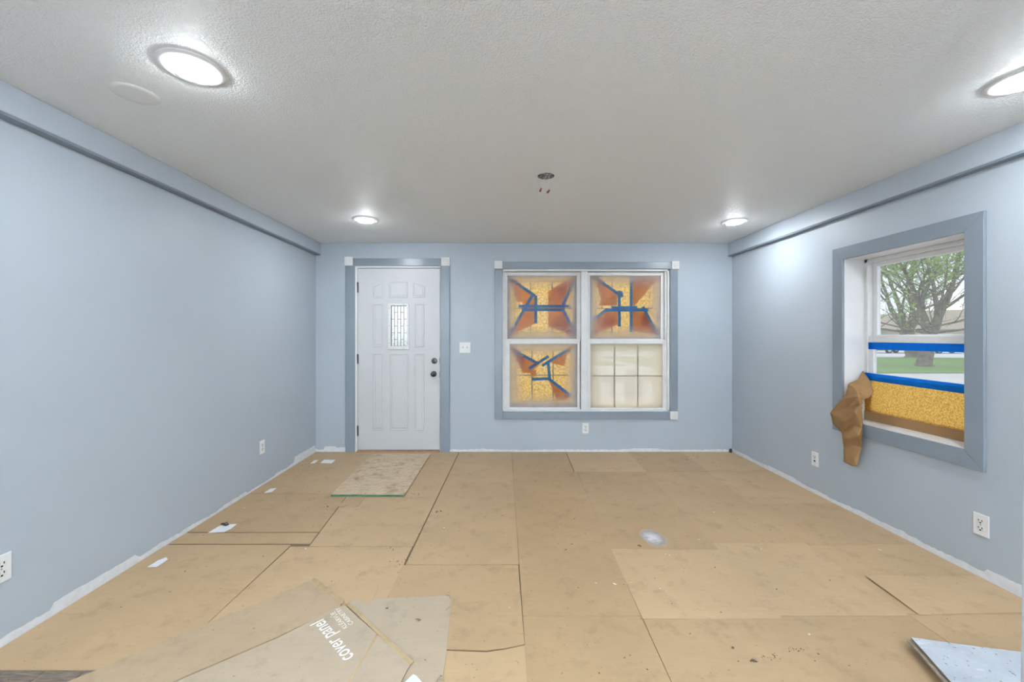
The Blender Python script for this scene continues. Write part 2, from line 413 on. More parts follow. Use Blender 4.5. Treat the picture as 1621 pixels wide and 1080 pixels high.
def sheet(pts, z0=.002, t=.003, m='sheet', gap=.0012, name='board_sheet', parent=floor):
    c = Vector((sum(p[0] for p in pts)/len(pts), sum(p[1] for p in pts)/len(pts)))
    loop = []
    for p in pts:
        d = (c-Vector(p)); d.normalize(); loop.append((p[0]+d.x*gap*1.4, p[1]+d.y*gap*1.4, z0))
    return MB().prism(loop, (0, 0, t)).build(name, M[m], parent)
def A(y): return -.551+(y-2.28)*(.066/2.09)
def B(y): return .094+(y-1.6)*.0035
def C(y): return .616+max(0, y-1.0)*.030+max(0, y-2.4)*.008
def Dd(y): return 1.20+y*.045
def E(y): return 1.885+max(0, y-2.3)*.05
def quad(fa, fb, y0, y1, **k):
    return sheet([(fa(y0), y0), (fb(y0), y0), (fb(y1), y1), (fa(y1), y1)], **k)
Wl = lambda y: XL+.004
Wr = lambda y: XR-.004
YT = YF-.004
k_ = lambda d: (lambda f: (lambda y: f(y)+d))
Lc = lambda y: -1.19-(y-2.5)*.085 if y > 2.4 else -1.30-(2.5-y)*.03
# left column
quad(Wl, lambda y: Lc(y)-.002, 3.325, YT, gap=.001)
quad(Wl, lambda y: Lc(y)-.002, 2.667, 3.320, gap=.0015)
quad(Wl, lambda y: Lc(y)-.002, 2.518, 2.655, gap=.0015)
quad(Wl, lambda y: -1.305-(2.5-y)*.03, 1.565, 2.505, gap=.0015)
# second column
quad(lambda y: Lc(y)+.002, lambda y: A(y)-.003, 2.485, YT, gap=.001)
sheet([(-1.300, 2.483), (A(2.48)-.006, 2.483), (A(1.3)-.006, 1.30), (-1.345, 1.30)], gap=.001)
sheet([fl(520, 925), fl(603, 923), fl(585, 965), fl(520, 1000), fl(455, 1000)], z0=.0052, t=.002, gap=.001)
# third column
quad(lambda y: A(y)+.005, lambda y: B(y)-.0005, 2.287, YT, gap=.0008)
sheet([fl(637.5, 896.6), fl(820.6, 896.6), fl(830.5, 1022), fl(800, 1028), fl(770, 1032), fl(706, 1030), fl(577, 1029)], z0=.003, t=.004, gap=.0005)
sheet([(-.75, .9), (B(.9), .9), fl(831, 1023.5), fl(800, 1030), fl(770, 1034.5), fl(706, 1032), fl(560, 1031)], gap=.0005)
# fourth column
quad(lambda y: B(y)+.0005, lambda y: C(y)-.001, 1.866, 3.845, gap=.0005)
sheet([(B(4)+.002, 3.848), (fl(908, 747)[0], 3.848), (fl(897, 719)[0], YT), (B(4)+.002, YT)], z0=.001, gap=.001)
sheet([(fl(908, 747)[0]+.006, 3.848), (Dd(3.85), 3.848), (Dd(4.5)+.05, YT), (fl(897, 719)[0]+.006, YT)], z0=.001, gap=.001)
quad(lambda y: B(y)+.0005, lambda y: C(y)-.001, .9, 1.865, z0=.001, gap=.0005)
# fifth, sixth and wall columns
for y0, y1, z in ((2.452, 3.845, .002), (1.850, 2.450, .0012), (.9, 1.846, .002)):
    quad(lambda y: C(y)+.0015, Dd, y0, y1, z0=z, gap=0)
for y0, y1, z in ((3.86, YT, .002), (3.122, 3.857, .0012), (2.532, 3.12, .002), (1.87, 2.53, .0012), (.9, 1.868, .0005)):
    quad(lambda y: Dd(y), E, y0, y1, z0=z, gap=0)
for y0, y1, z in ((3.885, YT, .002), (3.124, 3.88, .001), (2.508, 3.122, .002), (1.882, 2.506, .001), (.9, 1.878, .002)):
    quad(lambda y: E(y), Wr, y0, y1, z0=z, gap=0)
# slightly lifted piece by the right wall
p = [fl(1371, 914, .006), fl(1455, 973, .01), (XR-.02, 1.895), (XR-.02, 2.17)]
b = MB().prism([(p[0][0], p[0][1], .012), (p[1][0], p[1][1], .007), (p[2][0], p[2][1], .005), (p[3][0], p[3][1], .005)], (0,0,.003)); b.build('board_sheet', M['sheet'], floor)
# torn offcut below the strand board
sheet([fl(556, 786), fl(580, 786), fl(567, 803), fl(560, 804), fl(551, 802), fl(543, 804), fl(534, 803)], z0=.005, t=.002, gap=0)
# smear of white paint, thin film on the sheet
q = [fl(996, 836), fl(1036, 836), fl(1076, 872), fl(1038, 872)]
MB().poly([(x, y, .0058) for x, y in q]).build('paint_smear', M['smear'], floor)

# smooth round patch left in the ceiling texture
MB().lathe([(.085, 0), (.083, -.0015), (.06, -.002), (.001, -.002)], (-1.575, 1.735, ZC), seg=32, caps=False).build('smooth_patch', M['patch'], bpy.data.objects['ceiling'], smooth=True)

# ------------------------------------------------------------------ recessed lamps
def lamp_parts(root, loc):
    o = MB(); o.lathe([(.112, 0), (.112, -.003), (.106, -.006), (.095, -.008), (.092, -.008), (.090, -.0075), (.076, -.012), (.0678, -.0125), (.0678, 0)], loc, seg=48, caps=False); o.build('trim_ring', M['ring'], root, smooth=True)
    l = MB(); l.lathe([(.0677, -.0120), (.0674, -.0146), (.064, -.0172), (.055, -.0194), (.038, -.0212), (.02, -.0220), (.004, -.0222)], loc, seg=48, caps=False)
    n = len(l.v); l.f.append(tuple(range(n-48, n))); l.build('lens', M['lens'], root, smooth=True)
LPOS = [(-1.20, 1.565, 'round white ceiling light over the blank wall, far from the door'), (-1.215, 3.60, 'round white ceiling light in front of the entry door'),
        (2.105, 3.66, 'round white ceiling light in the corner between the two windows'), (2.115, 1.635, 'round white ceiling light beside the soffit above the wall socket and open floor')]
for x, y, lab in LPOS:
    r = empty('recessed_light', (x, y, ZC)); tag(r, lab, 'ceiling light', 'recessed ceiling lights'); lamp_parts(r, (x, y, ZC))
for x, y, lab in ((-1.2, -.45, 'added round ceiling light by the blank wall, ahead of the tripod fill light'), (2.11, -.45, 'added round ceiling light by the side window wall, ahead of the tripod fill light'), (-1.2, -2.45, 'added round ceiling light between the white rear wall and the blank wall'), (2.11, -2.45, 'added round ceiling light between the white rear wall and the side window wall')):  # unseen lamps, added to brighten the room from the rear
    r = empty('recessed_light', (x, y, ZC)); tag(r, lab, 'ceiling light', 'added rear ceiling lights'); lamp_parts(r, (x, y, ZC))

# unseen tripod fill light, added to bounce brightness off the rear ceiling
wl = empty('added_fill_light', (.35, -1.9, 0)); tag(wl, 'added tripod fill light aimed at the ceiling in the unseen rear half of the room', 'fill light')
for k in range(3):
    a = 2*math.pi*k/3+.5
    MB().tube([(.35, -1.9, .55), (.35+.4*math.cos(a), -1.9+.4*math.sin(a), .008)], .012, 8).build('leg', M['black'], wl)
MB().tube([(.35, -1.9, .5), (.35, -1.9, 1.10)], .014, 10).build('pole', M['black'], wl)
def tilted(m):
    ca, sa = math.cos(math.radians(22)), math.sin(math.radians(22))
    m.v = [(x, -1.9+(y+1.3)*ca-(z-1.1)*sa, 1.1+(y+1.3)*sa+(z-1.1)*ca) for x, y, z in m.v]; return m
tilted(MB().box((.12, -1.42, 1.10), (.58, -1.18, 1.15))).build('head', M['black'], wl, bevel=.006)
tilted(MB().box((.14, -1.40, 1.1502), (.56, -1.20, 1.153))).build('led_face', M['led'], wl)

# ------------------------------------------------------------------ open junction box with two capped wires
jb = empty('junction_box', (JX, JY, ZC)); tag(jb, 'open round electrical box in the ceiling with two capped wires hanging out', 'electrical box')
MB().lathe([(JR, 0), (JR, .045), (.001, .045)], (JX, JY, ZC), seg=32, caps=False).build('box_shell', M['galv'], jb, smooth=True)
wz = ZC
def wire(p, nutp, nutd):
    wobj = MB().tube(p, .0016, 6).build('wire', M['wire_w'], jb, smooth=True)
    d = Vector(nutd).normalized(); a = Vector(nutp)
    MB().tube([a, a+d*.006, a+d*.02, a+d*.024], [.004, .0055, .0075, .0065], 10).build('wire_nut', M['nut'], wobj, smooth=True)
n1 = bw(857, 298, JY); n2 = bw(870, 301, JY)
wire([(JX+.02, JY, wz+.03), (JX+.0, JY-.01, wz-.005), (n1[0], JY, n1[1]+.04), (n1[0], JY, n1[1])], (n1[0], JY, n1[1]), (-.4, 0, -1))
wire([(JX+.04, JY, wz+.03), (JX+.02, JY, wz), (n2[0]-.008, JY, n2[1]+.04), (n2[0], JY, n2[1])], (n2[0], JY, n2[1]), (-.8, 0, -.9))
MB().tube([(JX+.045, JY+.01, wz+.02), (JX+.02, JY-.02, wz+.002), (JX-.03, JY-.06, wz-.006), (JX-.055, JY-.05, wz-.002)], .0012, 6).build('loose_wire', M['wire_w'], jb, smooth=True)
for s in (-1, 1):
    MB().box((JX+s*.046-.006, JY-.006, ZC+.002), (JX+s*.046+.006, JY+.006, ZC+.004)).build('screw_ear', M['dark'], jb)

# ------------------------------------------------------------------ entry door
door = struct(empty('door_1', ((D_X0+D_X1)/2, YF, 0)), 'white panelled entry door with a small leaded light')
cy0, cy1 = YF-.018, YF
def casing(x0, x1, z0, z1, parent, name='casing_board', m='trim', d=.018):
    return MB().box((x0, YF-d, z0), (x1, YF-.0005, z1)).build(name, M[m], parent, bevel=.003)
def blockpart(px0, py0, px1, py1, parent, rosette=True):
    a = bw(px0, py1, YF); c = bw(px1, py0, YF)
    o = MB().box((a[0], YF-.024, a[1]), (c[0], YF-.0005, c[1])).build('corner_block', M['white'], parent, bevel=.003)
    cx, cz = (a[0]+c[0])/2, (a[1]+c[1])/2; r = (c[0]-a[0])*.34
    if rosette: MB().lathe([(r, -.0), (r, -.003), (r*.8, -.005), (r*.62, -.002), (r*.4, -.002), (r*.28, -.006), (.001, -.007)], (cx, YF-.024, cz), 'y', 24, caps=False).build('rosette', M['white'], o, smooth=True)
DZ = D_Z1+.003
a = bw(547.5, 421, YF); c = bw(562.5, 716, YF); casing(a[0], c[0]-.001, 0, bw(0, 421, YF)[1], door)
a = bw(697.5, 421, YF); c = bw(712, 716, YF); casing(a[0], c[0], 0, bw(0, 421, YF)[1], door)
casing(bw(559.5, 0, YF)[0], bw(698.5, 0, YF)[0], bw(0, 421.5, YF)[1], bw(0, 409.5, YF)[1], door)
blockpart(546, 407, 559.3, 421, door, False); blockpart(698.7, 408, 712.5, 421.5, door)
# jamb and stop, threshold
SY = YF+.012           # room face of the slab
b = MB()
b.box((D_X0, YF-.004, 0), (-1.619, YF+T, DZ-.026)).box((-.696, YF-.004, 0), (D_X1, YF+T, DZ-.026)).box((D_X0, YF-.004, DZ-.026), (D_X1, YF+T, DZ-.001))
b.build('jamb', M['white'], door, bevel=.002)
MB().box((-1.619, YF-.03, 0.004), (-.696, YF+T, .018)).build('threshold', M['brass_thresh'], door, bevel=.003)
s = SY                                                # slab built around the leaded light opening
sx0, sx1, sz0, sz1 = -1.616, -.700, .024, 2.054
g0 = bw(619, 548, s); g1 = bw(644, 484, s)
b = MB()
for x0, x1, z0, z1 in ((sx0, g0[0], sz0, sz1), (g1[0], sx1, sz0, sz1), (g0[0], g1[0], sz0, g0[1]), (g0[0], g1[0], g1[1], sz1)):
    b.box((x0, s, z0), (x1, s+.044, z1))
slab = b.build('slab', M['door'], door)
def panel(px0, py0, px1, py1, slope=0, arch=0):
    a = bw(px0, py1, s); c = bw(px1, py0, s); x0, z0, x1, z1 = a[0], a[1], c[0], c[1]
    def lp(i, y):
        zt0 = z1-i - (slope if slope > 0 else 0); zt1 = z1-i - (-slope if slope < 0 else 0)
        pts = [(x0+i, y, z0+i), (x1-i, y, z0+i), (x1-i, y, zt1)]
        if arch:
            for t in (.75, .5, .25): pts.append((x0+i+(x1-x0-2*i)*t, y, z1-i+arch*(1-abs(t-.5)*2)*.9))
        else: pts += [(x0+i+(x1-x0-2*i)*t, y, zt0+(zt1-zt0)*t) for t in (.75, .5, .25)]
        pts.append((x0+i, y, zt0)); return pts
    b = MB(); loops = [lp(0, s-.0005), lp(.004, s-.0055), lp(.010, s-.0055), lp(.015, s-.0015), lp(.022, s-.0015), lp(.030, s-.004)]
    for L0, L1 in zip(loops, loops[1:]):
        n = len(b.v); k = len(L0); b.v += L0+L1
        for i in range(k): j = (i+1) % k; b.f.append((n+i, n+j, n+k+j, n+k+i))
    b.poly(loops[-1]); b.build('raised_panel', M['door'], slab)
panel(590.5, 447, 606.5, 471.5, slope=.045); panel(615.5, 446, 645.5, 471.5, arch=.008); panel(654, 447, 673, 471.5, slope=-.045)
panel(590.5, 481, 606.5, 549.5); panel(656, 481, 672, 549.5)
panel(590.5, 560, 606.5, 681.5); panel(617, 560, 646.5, 681.5); panel(656, 560, 672, 681.5)
# leaded light: frame, screws, brick-patterned panes with dark cames
a = bw(614.7, 553, s); c = bw(647.5, 481, s)
b = MB()
for x0, x1, z0, z1 in ((a[0], g0[0], a[1], c[1]), (g1[0], c[0], a[1], c[1]), (g0[0], g1[0], a[1], g0[1]), (g0[0], g1[0], g1[1], c[1])): b.box((x0, s-.011, z0), (x1, s-.0003, z1))
lf = b.build('light_frame', M['vinyl'], door, bevel=.002)
for px, py in ((616.5, 488), (616.5, 516), (616.5, 543.5), (645.3, 488), (645.3, 516), (645.3, 543.5), (623, 482.5), (639, 482.5), (623, 551), (639, 551)):
    x, z = bw(px, py, s); MB().lathe([(.005, 0), (.004, -.0015), (.001, -.002)], (x, s-.011, z), 'y', 10, caps=False).build('screw_cap', M['steel'], lf)
wpan = (g1[0]-g0[0])/5; hp = .152; cm = .0045
lite = MB(); rows = []
for i in range(5):
    x0 = g0[0]+i*wpan; off = (0, .5, 0, .5, 0)[i]; z = g1[1]; first = hp*(1 if off == 0 else .5)
    while z > g0[1]+1e-4:
        z2 = max(g0[1], z-first); first = hp
        if z-z2 > .012:
            MB().box((x0+cm/2, s+.012, z2+cm/2), (x0+wpan-cm/2, s+.018, z-cm/2)).build('pane', M['lite'], lf, bevel=.002)
            lite.box((x0, s+.010, z2-cm/2), (x0+wpan, s+.020, z2+cm/2))
        z = z2
    lite.box((x0-cm/2, s+.010, g0[1]), (x0+cm/2, s+.020, g1[1]))
lite.box((g1[0]-cm/2, s+.010, g0[1]), (g1[0], s+.020, g1[1])).box((g0[0], s+.010, g1[1]-cm), (g1[0], s+.02, g1[1]))
lite.build('lead_came', M['dark'], lf)
# hardware
for py0, py1 in ((447, 463.5), (561, 576), (674, 690)):
    z1 = bw(0, py0, s)[1]; z0 = bw(0, py1, s)[1]
    MB().tube([(-1.6185, s-.006, z0), (-1.6185, s-.007, z1)], .0105, 10).build('hinge', M['black'], door, smooth=True)
x, z = bw(687.5, 571.5, s)
db = MB().lathe([(.033, -.0003), (.033, -.006), (.028, -.014), (.012, -.016), (.001, -.016)], (x, s, z), 'y', 28, caps=False).build('deadbolt', M['black'], door, smooth=True)
MB().box((x-.004, s-.034, z-.016), (x+.004, s-.015, z+.016)).build('thumb_turn', M['black'], db, bevel=.002)
x, z = bw(686.8, 592, s)
kn = MB().lathe([(.032, -.0003), (.032, -.006), (.026, -.012), (.011, -.014), (.011, -.030), (.022, -.038), (.0275, -.050), (.025, -.062), (.015, -.069), (.001, -.070)], (x, s, z), 'y', 28, caps=False).build('knob', M['black'], door, smooth=True)
MB().box((-.7035, s-.0008, bw(0, 598, s)[1]), (-.700, s+.03, bw(0, 588, s)[1])).build('latch_plate', M['black'], door)
MB().box((-.7035, s-.0008, bw(0, 575, s)[1]), (-.700, s+.03, bw(0, 566, s)[1])).build('latch_plate', M['black'], door)

# ------------------------------------------------------------------ front window (two double-hung units) with its masking
win = struct(empty('window_1', ((FX0+FX1)/2, YF, FZ0)), 'wide paired front window masked with brown paper and blue tape')
casing(bw(783.2, 0, YF)[0], FX0-.002, bw(0, 663.7, YF)[1], bw(0, 426.2, YF)[1], win)
casing(FX1+.002, bw(1072, 0, YF)[0], bw(0, 650.8, YF)[1], bw(0, 427, YF)[1], win)
casing(bw(795.6, 0, YF)[0], bw(1062, 0, YF)[0], bw(0, 426.3, YF)[1]+.002, bw(0, 415, YF)[1], win)
casing(FX0-.001, bw(1059.4, 0, YF)[0], bw(0, 663.7, YF)[1], bw(0, 651.6, YF)[1]-.002, win)
blockpart(782.4, 413.5, 795.4, 426, win, False); blockpart(1062.3, 414, 1074.2, 426.7, win); blockpart(1059.6, 651, 1072, 664, win)
b = MB(); fr = .022
b.box((FX0, YF+.004, FZ0), (FX0+.013, YF+T, FZ1)).box((FX0, YF+.024, FZ0), (FX0+.027, YF+T, FZ1)).box((FX1-fr, YF+.004, FZ0), (FX1, YF+T, FZ1)).box((FX1-.042, YF+.024, FZ0), (FX1, YF+T, FZ1)).box((FX0, YF+.004, FZ0), (FX1, YF+T, FZ0+.016)).box((FX0, YF+.004, FZ1-.022), (FX1, YF+T, FZ1))
b.build('frame', M['vinyl'], win, bevel=.002)
m0 = bw(919.5, 0, YF+.03)[0]; m1 = bw(929.5, 0, YF+.03)[0]
MB().box((m0, YF+.012, FZ0+.016), (m1, YF+T, FZ1-.022)).build('mullion', M['vinyl'], win, bevel=.003)
# sash: (outer px box), (glass px box), depth of the room face
SASH = {
 'UL': ((799, 431, 919, 540), (803.2, 436.5, 913, 536.5), YF+.058, 'glass_edge'),
 'UR': ((930, 431, 1053, 540), (934, 436.5, 1046, 536.5), YF+.058, 'glass_edge'),
 'LL': ((799, 538, 918, 651), (807, 544.5, 914, 645), YF+.028, 'glass_edge'),
 'LR': ((929.8, 538, 1054, 651), (935, 544.5, 1049, 646), YF+.028, 'glass_haze')}
for k, (o_, g_, y, gm) in SASH.items():
    a = bw(o_[0], o_[3], y); c = bw(o_[2], o_[1], y); p = bw(g_[0], g_[3], y); q = bw(g_[2], g_[1], y)
    b = MB()
    for x0, x1, z0, z1 in ((a[0], p[0], a[1], c[1]), (q[0], c[0], a[1], c[1]), (p[0], q[0], a[1], p[1]), (p[0], q[0], q[1], c[1])): b.box((x0, y, z0), (x1, y+.028, z1))
    sash = b.build('sash', M['vinyl'], win, bevel=.003)
    MB().box((p[0], y+.012, p[1]), (q[0], y+.015, q[1])).build('pane', M[gm], sash)
    gx = [p[0]+(q[0]-p[0])*t for t in ((.34, .66) if k != 'LR' else (.335, .66))]; gz = p[1]+(q[1]-p[1])*(.49 if k != 'LR' else .50)
    yg = y+.0165 if k == 'LR' else YF+.143
    for x in gx: MB().box((x-.006, yg, p[1]), (x+.006, yg+.004, q[1])).build('grille_bar', M['grille'], sash)
    MB().box((p[0], yg+.0001, gz-.005), (q[0], yg+.0041, gz+.005)).build('grille_bar', M['grille'], sash)
# outer stops behind the sashes, seen through the panes as a pale border
for u, (x0, x1) in (('L', (799, 919)), ('R', (930, 1054))):
    y = YF+.090
    a0 = bw(x0, 0, y)[0]; a1 = bw(x1, 0, y)[0]
    b = MB(); zt = FZ1-.022; zb = FZ0+.016; zm = bw(0, 541, y)[1]
    b.box((a0, y, zb), (bw(x0+8, 0, y)[0], y+.06, zt)).box((bw(x1-10.5, 0, y)[0], y, zb), (a1, y+.06, zt))
    b.box((a0, y, zt-.05), (a1, y+.06, zt)).box((a0, y, zb), (a1, y+.06, zb+.055)).box((a0, y, zm-.030), (a1, y+.06, zm+.045))
    b.build('outer_stop', M['vinyl'], win)

def zpx(ox, oy, sc, pts): return [(ox+x/sc, oy+y/sc) for x, y in pts]
def masking(label, key, zoom, flaps, tapes, wid=4.6):
    o_, g_, ys, gm = SASH[key]; y = ys+.036
    root = empty('masking_paper', (*([0, 0, 0]),)); c = bw((g_[0]+g_[2])/2, g_[3], y); root.location = (c[0], y, c[1])
    tag(root, label, 'masking paper', 'masking papers in the front window')
    y2 = YF+.152
    p = bw(g_[0]-2, g_[3]-1, y2); q = bw(g_[2]+2, g_[1]-3, y2)
    MB().poly([(p[0], y2, p[1]), (q[0], y2, p[1]), (q[0], y2, q[1]), (p[0], y2, q[1])]).build('paper_sheet', M['paper_gold2'], root)
    for i, fp in enumerate(flaps):
        yy = y+.012+.003*i; P = [bw(px, py, yy) for px, py in zpx(*zoom, fp)]
        b = MB(); cx = sum(v[0] for v in P)/len(P); cz = sum(v[1] for v in P)/len(P)
        n = len(b.v); b.v += [(v[0], yy+random.uniform(-.003, .003), v[1]) for v in P]+[(cx, yy-.008, cz)]
        tri = tessellate_polygon([[Vector((v[0], v[1], 0)) for v in P]])
        for t in tri: b.f.append(tuple(t))
        b.v.pop(); b.build('paper_fold', M['paper_flap'], root)
    for i, (t0, t1) in enumerate(tapes):
        yy = y-.001*(i % 4); (ax, ay), (bx, by) = zpx(*zoom, [t0, t1])
        a = Vector(bw(ax, ay, yy)); c2 = Vector(bw(bx, by, yy)); d = (c2-a).normalized(); nn = Vector((-d.y, d.x))*(wid*yy/F/2)
        b = MB(); K = 5; n = 0
        for j in range(K):
            m_ = a.lerp(c2, j/(K-1)); w1 = yy+random.uniform(-.002, .002)
            b.v += [(m_.x+nn.x, w1, m_.y+nn.y), (m_.x-nn.x, w1, m_.y-nn.y)]
        for j in range(K-1): b.f.append((2*j, 2*j+1, 2*j+3, 2*j+2))
        b.build('tape_strip', M['tape_blue_back'], root)
masking('brown masking paper with an H of blue tape, upper pane on the door side', 'UL', (790, 420, 8.307),
  [[(130,170),(240,200),(430,390),(300,480),(230,480)], [(320,600),(480,560),(490,760),(160,920),(110,960)], [(300,480),(430,400),(480,440),(470,600),(330,580)],
   [(1020,160),(880,200),(645,345),(645,560),(860,560),(980,260)], [(645,540),(860,540),(1010,940),(1010,965),(820,865),(645,805)], [(700,330),(900,260),(830,520)], [(820,640),(1010,960),(700,800)]],
  [((150,180),(475,405)), ((440,395),(140,910)), ((483,400),(485,765)), ((255,540),(935,540)), ((300,585),(865,585)), ((975,230),(825,560)), ((835,580),(985,860))])
masking('brown masking paper with blue tape crossing two upright strips, upper pane away from the door', 'UR', (925, 420, 8.307),
  [[(100,160),(190,160),(450,390),(430,430),(220,460),(160,270)], [(220,460),(430,420),(430,530),(190,530)], [(300,600),(440,600),(440,780),(190,890),(110,930),(120,720)], [(280,640),(420,690),(380,770),(200,860)],
   [(640,160),(980,160),(660,530),(630,530)], [(630,590),(790,620),(960,920),(820,900),(630,860)], [(790,620),(950,900),(720,770)]],
  [((140,165),(475,395)), ((460,335),(462,808)), ((617,145),(615,885)), ((360,560),(695,555)), ((285,592),(845,590)), ((305,575),(110,720)), ((770,545),(970,920)), ((480,345),(500,420))])
masking('brown masking paper with a crooked zigzag of blue tape, lower pane on the door side', 'LL', (790, 535, 8.643),
  [[(150,90),(420,290),(560,360),(430,480),(330,480),(200,230)], [(430,440),(510,440),(510,525),(430,525)], [(700,330),(1040,80),(930,240),(890,390),(750,350)], [(680,590),(1000,790),(900,850),(790,860),(740,720)], [(160,100),(400,280),(300,420),(200,230)]],
  [((200,170),(540,355)), ((410,422),(680,250)), ((590,382),(960,150)), ((672,325),(692,565)), ((445,568),(700,558)), ((670,552),(985,795))])

# ------------------------------------------------------------------ right-hand window
w2 = struct(empty('window_2', (XR, (WY0+WY1)/2, WZ0)), 'deep-set side window looking onto a lawn and trees')
def cas2(y0, y1, z0, z1): MB().box((XR-.018, y0, z0), (XR-.0005, y1, z1)).build('casing_board', M['trim'], w2, bevel=.003)
tw = .092
def mitre(pts): MB().prism([(XR-.018, y, z) for y, z in pts], (.0175, 0, 0)).build('casing_board', M['trim'], w2, bevel=.003)
ya, yb, za, zb = WY0-tw, WY1+tw, WZ0-tw, WZ1+tw
mitre([(WY1, WZ0), (yb, za), (yb, zb), (WY1, WZ1)]); mitre([(WY0, WZ0), (ya, za), (ya, zb), (WY0, WZ1)])
mitre([(WY0, WZ1), (ya, zb), (yb, zb), (WY1, WZ1)]); mitre([(WY0, WZ0), (ya, za), (yb, za), (WY1, WZ0)])
XO = XR+T+.04
b = MB(); jt = .004
b.box((XR-.004, WY1-jt, WZ0), (XO, WY1, WZ1)).box((XR-.004, WY0, WZ0), (XO, WY0+jt, WZ1)).box((XR-.004, WY0, WZ1-jt), (XO, WY1, WZ1))
b.build('jamb_lining', M['white'], w2)
MB().box((XR-.004, WY0, WZ0), (XO, WY1, WZ0+.006)).build('sill', M['white'], w2, bevel=.002)
X1 = 2.715
b = MB(); v = .03
b.box((X1, WY1-v, WZ0+.006), (XO, WY1-jt, WZ1-jt)).box((X1, WY0+jt, WZ0+.006), (XO, WY0+v, WZ1-jt)).box((X1, WY0, WZ1-.030), (XO, WY1, WZ1-jt)).box((X1, WY0, WZ0+.006), (XO, WY1, WZ0+.03))
b.build('vinyl_frame', M['vinyl'], w2, bevel=.002)
MB().box((X1-.002, WY1-.026, 1.64), (X1+.003, WY1-.012, 1.80)).build('balance_cover', M['socket'], w2, bevel=.001)
def sash2(x, z0, z1, rail_t, rail_b, st=.036):
    y0, y1 = WY0+v, WY1-v; b = MB()
    for ya, yb, za, zb in ((y0, y0+st, z0, z1), (y1-st, y1, z0, z1), (y0+st, y1-st, z0, z0+rail_b), (y0+st, y1-st, z1-rail_t, z1)): b.box((x, ya, za), (x+.028, yb, zb))
    so = b.build('sash', M['vinyl'], w2, bevel=.003)
    MB().box((x+.012, y0+st, z0+rail_b), (x+.015, y1-st, z1-rail_t)).build('pane', M['glass'], so)
sash2(2.752, 1.262, WZ1-.030, .032, .046); sash2(2.722, WZ0+.03, 1.300, .050, .05)

def strip_y(name, x, y0, y1, zt0, zt1, h, m, parent=None, n=10, wob=.001):
    """thin strip lying in a plane x, running along y"""
    b = MB()
    for i in range(n+1):
        t = i/n; y = y0+(y1-y0)*t; z = zt0+(zt1-zt0)*t; xx = x+random.uniform(-wob, wob)
        b.v += [(xx, y, z), (xx, y, z-h)]
    for i in range(n): b.f.append((2*i, 2*i+1, 2*i+3, 2*i+2))
    return b.build(name, m, parent)
mp2 = empty('masking_paper', (2.712, (WY0+WY1)/2, WZ0+.006)); tag(mp2, 'golden backlit masking paper held by blue tape across the lower side window', 'masking paper')
xs = 2.7165
o = strip_y('blue_tape', 2.7195, WY1-.012, WY0+.010, 1.251, 1.252, .051, M['tape_blue']); tag(o, 'blue tape strip along the meeting rail of the side window', 'tape')
strip_y('paper_sheet', 2.7125, WY1-.010, WY0+.006, 1.00, .995, .992-WZ0-.010, M['paper_gold'], mp2, wob=.0008)
strip_y('tape_strip', 2.7105, WY1-.008, WY0+.006, 1.026, 1.012, .055, M['tape_blue'], mp2, wob=.0005)
strip_y('paper_fold', 2.706, WY1-.012, 2.46, .742, .738, .064, M['kraft'], mp2)
strip_y('paper_fold', 2.703, 2.475, WY0+.006, .742, .735, .062, M['kraft'], mp2)

# loose kraft paper hanging from the tape over the casing
def kraft():
    P = [((1366,587),2.706),((1376,601),2.69),((1383,620),2.655),((1372,635),2.60),((1367,649),2.56),((1365,678),2.535),((1364,709),2.535),((1357,738),2.53),((1349,738),2.52),((1336,731),2.52),((1335,707),2.53),((1333,685),2.535),((1319,671),2.535),((1314,654),2.53),((1333,631),2.515),((1354,608),2.60),
         ((1358,628),2.475),((1355,654),2.455),((1348,673),2.525),((1349,704),2.53),((1352,727),2.515),((1338,667),2.49),((1343,645),2.52),((1366,622),2.57),((1341,695),2.475),((1359,690),2.47),((1363,610),2.62),((1362,640),2.52)]
    nb = 16
    pts2 = [Vector(p) for p, x in P]
    vs_, es_, fs_, *_ = delaunay_2d_cdt(pts2, [(i, (i+1) % nb) for i in range(nb)], [], 1, 1e-6)
    b = bmesh.new(); vv = []
    for (p, X) in P:
        y, z = sw(p[0], p[1], X); vv.append(b.verts.new((X, y, z)))
    for f in fs_: b.faces.new([vv[i] for i in f])
    bmesh.ops.subdivide_edges(b, edges=b.edges[:], cuts=2, use_grid_fill=True)
    for _ in range(1): bmesh.ops.smooth_vert(b, verts=[q for q in b.verts if not q.is_boundary], factor=.15, use_axis_x=True, use_axis_y=True, use_axis_z=True)
    for q in b.verts:
        if q.co.x < 2.60:
            u = q.co.y*60+q.co.z*22; q.co.x = min(q.co.x+.002*math.sin(u)+.0015*math.sin(q.co.z*95-q.co.y*40), 2.547)
    bmesh.ops.subdivide_edges(b, edges=b.edges[:], cuts=1, smooth=.4, use_grid_fill=True)
    for f in b.faces: f.smooth = True
    bmesh.ops.recalc_face_normals(b, faces=b.faces[:])
    me = bpy.data.meshes.new('hanging_kraft_paper'); b.to_mesh(me); b.free(); me.materials.append(M['kraft']); me.set_sharp_from_angle(angle=math.radians(11))
    o = bpy.data.objects.new('hanging_kraft_paper', me); COL.objects.link(o)
    so = o.modifiers.new('t', 'SOLIDIFY'); so.thickness = .0008
    tag(o, 'crumpled brown kraft paper hanging from the tape over the side window casing', 'paper')
kraft()

